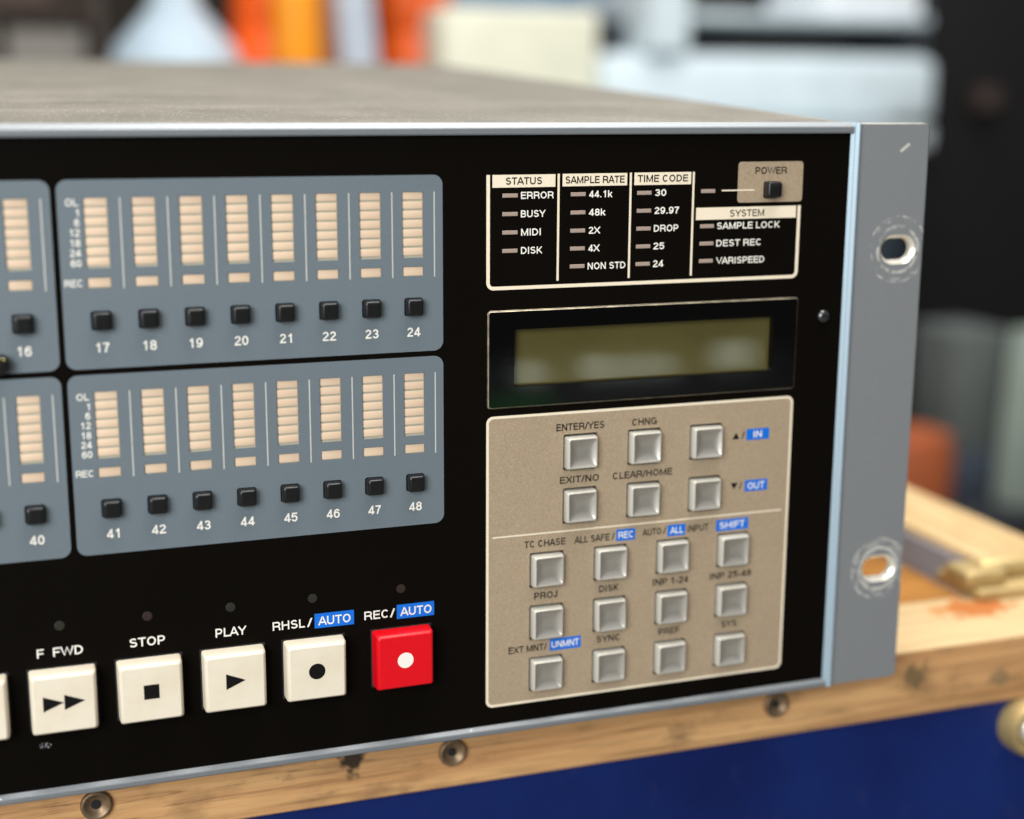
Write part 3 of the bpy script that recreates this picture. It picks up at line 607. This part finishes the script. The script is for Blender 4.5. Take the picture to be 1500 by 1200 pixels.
# ================================================================== THE CRATE
crate = empty('wooden_crate', (0, 300, -450), 'open crate of blue panels with a worn timber rim and brass bracket, carrying the recorder', 'crate')
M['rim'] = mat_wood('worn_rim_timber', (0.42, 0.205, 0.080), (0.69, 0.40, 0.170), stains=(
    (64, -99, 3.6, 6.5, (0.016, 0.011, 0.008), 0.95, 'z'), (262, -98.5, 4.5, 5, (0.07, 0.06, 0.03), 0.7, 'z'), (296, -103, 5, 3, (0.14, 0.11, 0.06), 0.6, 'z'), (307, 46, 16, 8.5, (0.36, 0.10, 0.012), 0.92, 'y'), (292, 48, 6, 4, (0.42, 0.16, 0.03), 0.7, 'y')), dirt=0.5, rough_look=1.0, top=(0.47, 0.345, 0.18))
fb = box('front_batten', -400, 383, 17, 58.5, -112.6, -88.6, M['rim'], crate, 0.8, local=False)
cup = lathe_data([(4.4, 0.3), (4.4, -1.0), (4.1, -1.5), (3.7, -1.6), (3.2, -1.25), (2.1, -0.35), (1.5, -0.12), (1.2, -0.1)], 28, 'y'); cup_me = mesh('screw', *cup, True, 60)
hole_me = mesh('screw_socket', *lathe_data([(1.4, -0.02), (1.4, -0.3), (0.9, -0.32)], 16, 'y'))
for x in (-9.8, 95.6, 207.6):
    s_ = link('screw', cup_me, M['cup'], fb, (x, 17, -100.8)); link('screw_socket', hole_me, M['hole'], s_, (x, 17, -100.8))
box('side_batten', 345, 383, 58.8, 640, -112.6, -88.6, M['wood_pale'], crate, 1.0)
box('side_batten', -400, -362, 58.8, 640, -112.6, -88.6, M['wood_pale'], crate, 1.0)
box('lining', 343.8, 345, 59, 639, -140, -92, M['lining'], crate)
box('crate_floor', -361, 343.5, 59, 640, -118, -107, M['ply'], crate)
box('front_board', -398, 381, 19.5, 32, -450, -112.8, M['bluepanel'], crate)
box('side_board', 368, 381, 32.3, 640, -450, -112.8, M['bluepanel'], crate)
br = box('bracket', 312, 372, 50, 78, -88.5, -84.5, M['brass'], crate, 0.6)
V, F = lathe_data([(1, -20), (3.6, -19.5), (4.2, -18.5), (4.2, 18.5), (3.6, 19.5), (1, 20)], 20, 'z'); V = [(c, b_, a) for a, b_, c in V]
link('knuckle', mesh('knuckle', V, F, True, 50), M['brass'], br, (340, 64, -81))
link('knuckle', mesh('knuckle', *box_data(-9, 9, -8, 8, 0, 6, 1.5), True, 40), M['brass'], br, (318, 62, -84.4))
ck = link('corner_knob', mesh('corner_knob', *lathe_data([(10.5, 4), (10.5, -2), (9.6, -4.5), (8.2, -4.8), (6.0, -1.5), (5.2, -1.0)], 32, 'y'), True, 50), M['brass'], crate, (310, 15.5, -123))
link('knob_cap', mesh('knob_cap', *lathe_data([(5.4, 1), (5.2, -2.6), (4.2, -3.8), (2.0, -4.6), (0.5, -4.8)], 28, 'y'), True, 60), M['bare'], ck, (310, 15.5, -123))

# ================================================================== THE WORKSHOP BEHIND (out of focus)
def flat(name, r, g, b_, rough=0.6, grain=0.08, gs=20, metal=0): return plain(name, srgb(r, g, b_), rough, metal, 0.4, grain, gs)
g = box('ground', -2500, 6000, -1500, 5200, -460, -450, flat('concrete_floor', 92, 88, 82, 0.8, 0.15, 8)); g['kind'] = 'structure'; g.name = 'ground'
w = box('back_wall', -2500, 6000, 4000, 4100, -450, 2300, flat('dark_wall', 70, 62, 54, 0.9)); tag(w, 'dark brown plastered wall at the very back of the workshop', 'wall')

bench = empty('workbench', (500, 1650, -450), 'long pale workbench behind the recorder, carrying the white boxes and drums', 'bench')
box('bench_top', -700, 1225, 1400, 2000, 22, 52, flat('bench_top_laminate', 190, 198, 200), bench, 2)
for x in (-650, 1150):
    for y in (1430, 1930): box('leg', x, x + 50, y, y + 50, -450, 22, flat('bench_leg_paint', 30, 30, 32), bench)
box('front_rail', -600, 1150, 1435, 1460, -60, 22, flat('bench_rail_paint', 26, 26, 28), bench)

shelf = empty('storage_shelf', (20, 1700, 52), 'brown grey storage rack at the left end of the workbench', 'shelf')
for x in (-500, 110): box('upright', x, x + 14, 1640, 1850, 52, 420, flat('rack_upright', 60, 48, 40), shelf)
for z in (52, 192, 330): box('board', -485, 109, 1640, 1850, z, z + 12, flat('rack_board', 62, 46, 36), shelf)
tag(box('storage_box', -330, -10, 1650, 1800, 64.5, 180, flat('taupe_card', 100, 92, 82)), 'wide taupe storage box on the rack, left of the grey one', 'box', )
tag(box('storage_box', 5, 100, 1655, 1800, 64.5, 172, flat('grey_card', 122, 116, 108)), 'small grey storage box on the rack beside the white sack', 'box')
tag(box('storage_box', -150, 60, 1650, 1800, 204.5, 300, flat('dark_brown_card', 62, 42, 30)), 'dark brown storage box on the upper board of the rack', 'box')

def lathe_obj(name, prof, mat, loc, parent=None): return link(name, mesh(name, *lathe_data(prof, 40, 'z'), True, 50), mat, parent, loc)
sack = lathe_obj('cloth_sack', [(70, 0), (84, 20), (86, 70), (74, 100), (48, 128), (30, 150), (30, 200), (36, 215)], flat('white_cloth', 184, 200, 210), (205, 1560, 52))
tag(sack, 'white cloth sack gathered at its neck, left of the orange drum', 'sack')
dr = lathe_obj('plastic_drum', [(46, 0), (52, 8), (52, 110), (46, 122), (52, 134), (52, 240), (40, 255)], flat('orange_plastic', 240, 92, 8, 0.45), (318, 1580, 52)); tag(dr, 'orange red plastic drum next to the white cloth sack', 'drum')
dr = lathe_obj('plastic_drum', [(26, 0), (30, 8), (30, 210), (24, 225)], flat('amber_plastic', 246, 150, 10, 0.45), (350, 1500, 52)); tag(dr, 'slim amber drum between the orange drum and the brown carton', 'drum')
tag(box('carton', 378, 412, 1530, 1640, 52, 260, flat('brown_card', 150, 90, 52), None, 2), 'narrow brown carton beside the amber drum', 'carton')
tag(box('partition_board', 414, 462, 1520, 1580, 52, 300, flat('white_board', 178, 186, 196), None, 2), 'upright white partition board between brown carton and burnt orange drum', 'board')
dr = lathe_obj('plastic_drum', [(50, 0), (56, 8), (56, 110), (50, 122), (56, 134), (56, 240), (44, 255)], flat('burnt_orange_plastic', 214, 84, 10, 0.45), (545, 1640, 52)); tag(dr, 'burnt orange drum partly hidden by the cream box', 'drum')
tag(box('cream_box', 537, 762, 1500, 1640, 52, 206, flat('cream_vinyl', 222, 219, 196), None, 14), 'cream coloured box with rounded corners in the middle of the workbench', 'box')
tag(box('blue_case', 600, 850, 1720, 1800, 52, 330, flat('steel_blue_paint', 96, 128, 158), None, 8), 'steel blue case standing behind the cream box', 'case')
tag(box('black_case', 778, 824, 1560, 1680, 95, 196, flat('navy_black_vinyl', 26, 32, 40), None, 6), 'small blackish case between the cream box and the white cabinet', 'case')

cab = empty('white_cabinet', (1050, 1560, 52), 'low white cabinet with an open shelf at the right end of the workbench', 'cabinet')
wm = flat('white_laminate', 214, 226, 230)
box('base', 764, 1304, 1500, 1760, 52, 150, wm, cab, 22)
box('upright', 826, 884, 1480, 1760, 150.5, 330, wm, cab, 4)
box('upright', 1296, 1318, 1560, 1760, 150.5, 330, flat('grey_laminate', 70, 74, 78), cab, 2)
box('shelf_board', 885, 1295, 1520, 1760, 196, 208, wm, cab, 2)
box('back_board', 885, 1295, 1740, 1759, 150.5, 196, flat('shadow_grey_board', 110, 108, 106), cab)
tag(box('white_carton', 1120, 1290, 1540, 1700, 208.5, 330, flat('white_card', 236, 238, 240), None, 3), 'bright white carton on the shelf of the white cabinet', 'carton')

bc = empty('black_cabinet', (1500, 1900, -450), 'tall black cabinet right of the workbench, behind the rack ear', 'cabinet')
bm_ = flat('black_cabinet_paint', 14, 14, 15)
box('body', 1345, 2400, 1650, 2150, -450, 900, bm_, bc, 4)
box('door', 1350, 1760, 1640, 1649, -440, 880, flat('black_door_paint', 20, 18, 18), bc, 2)
box('door', 1766, 2390, 1640, 1649, -440, 880, flat('black_door_paint_two', 12, 13, 15), bc, 2)
lathe_obj('handle', [(18, 0), (26, 6), (26, 30), (16, 38)], flat('brown_knob', 60, 46, 40), (1480, 1625, 70), bc)

low = empty('low_stand', (1100, 1150, -450), 'low dark stand on the floor right of the crate', 'stand')
box('stand_top', 900, 1420, 1000, 1320, -412, -398, flat('stand_top_paint', 42, 44, 48), low, 2)
for x in (910, 1380):
    for y in (1010, 1280): box('leg', x, x + 30, y, y + 30, -450, -412, flat('stand_leg_paint', 30, 30, 32), low)
tag(box('navy_column', 1010, 1062, 1240, 1300, -398, 20, flat('navy_slate', 40, 50, 58), None, 4), 'dark slate column standing directly beside the rack ear', 'column')
tag(lathe_obj('orange_bucket', [(42, 0), (50, 6), (52, 74), (46, 96), (20, 104)], flat('orange_bucket_plastic', 168, 86, 46, 0.6), (998, 1080, -398)), 'orange bucket on the low stand behind the pale rim batten', 'bucket')
tag(box('slate_box', 1060, 1140, 1090, 1190, -398, -338, flat('slate_paint', 66, 74, 86), None, 4), 'blue grey box beside the orange bucket, under the grey carton', 'box')
tag(box('grey_carton', 1066, 1140, 1095, 1185, -337.5, -185, flat('mid_grey_card', 94, 99, 96), None, 4), 'mid grey carton standing on the blue grey box', 'carton')
post = box('pale_post', 1120, 1165, 1040, 1080, -398, -182, flat('sage_paint', 150, 162, 150), None, 3); tag(post, 'pale sage green post at the right edge beside the grey carton', 'post')

# ================================================================== ADDED LOW TABLE, CARTONS AND CRATE (unseen, for the display to reflect)
ft = empty('added_front_table', (830, -1520, -450), 'unseen low dark table added in front of the recorder for display reflections', 'table')
box('table_top', 450, 1300, -1720, -1320, -322, -306, flat('added_table_top', 18, 17, 15), ft, 2)
for x in (460, 1250):
    for y in (-1710, -1370): box('leg', x, x + 40, y, y + 40, -450, -322, flat('added_table_leg', 40, 38, 34), ft)
pale = flat('pale_card', 225, 235, 228)
for i, (x, w_, h_, lab) in enumerate(((650, 40, 15, 'small added pale carton at the left end of the front table'), (752, 40, 19, 'added pale carton on the front table, left of the row of three'), (804, 20, 15, 'first of three little added pale cartons in a row on the front table'),
        (838, 20, 17, 'second of three little added pale cartons in a row on the front table'), (872, 18, 14, 'third of three little added pale cartons in a row on the front table'), (965, 56, 29, 'tallest added pale carton at the right end of the front table'))):
    tag(box('added_pale_carton', x, x + w_, -1540, -1490, -305.8, -305.8 + h_, pale, None, 2), lab, 'carton', 'added cartons for display reflections')
tag(box('added_green_crate', 520, 612, -1310, -1230, -450, -279, flat('green_crate_plastic', 20, 120, 40), None, 3), 'added green plastic crate before the front table, for a display reflection', 'crate')

tag(box('brown_board', 764, 776, 1520, 1640, 52, 192, flat('brown_board_paint', 150, 118, 96), None, 2), 'thin brown board leaning between the cream box and the dark case', 'board')
for o in list(C.objects):
    if o.parent is None and o.name.split('.')[0] in ('plastic_drum', 'carton', 'partition_board', 'blue_case', 'brown_board', 'pale_post', 'navy_column', 'slate_box'):
        o.rotation_euler = (math.radians(random.uniform(-2, 2)), math.radians(random.uniform(-5, 5)), math.radians(random.uniform(-12, 12)))
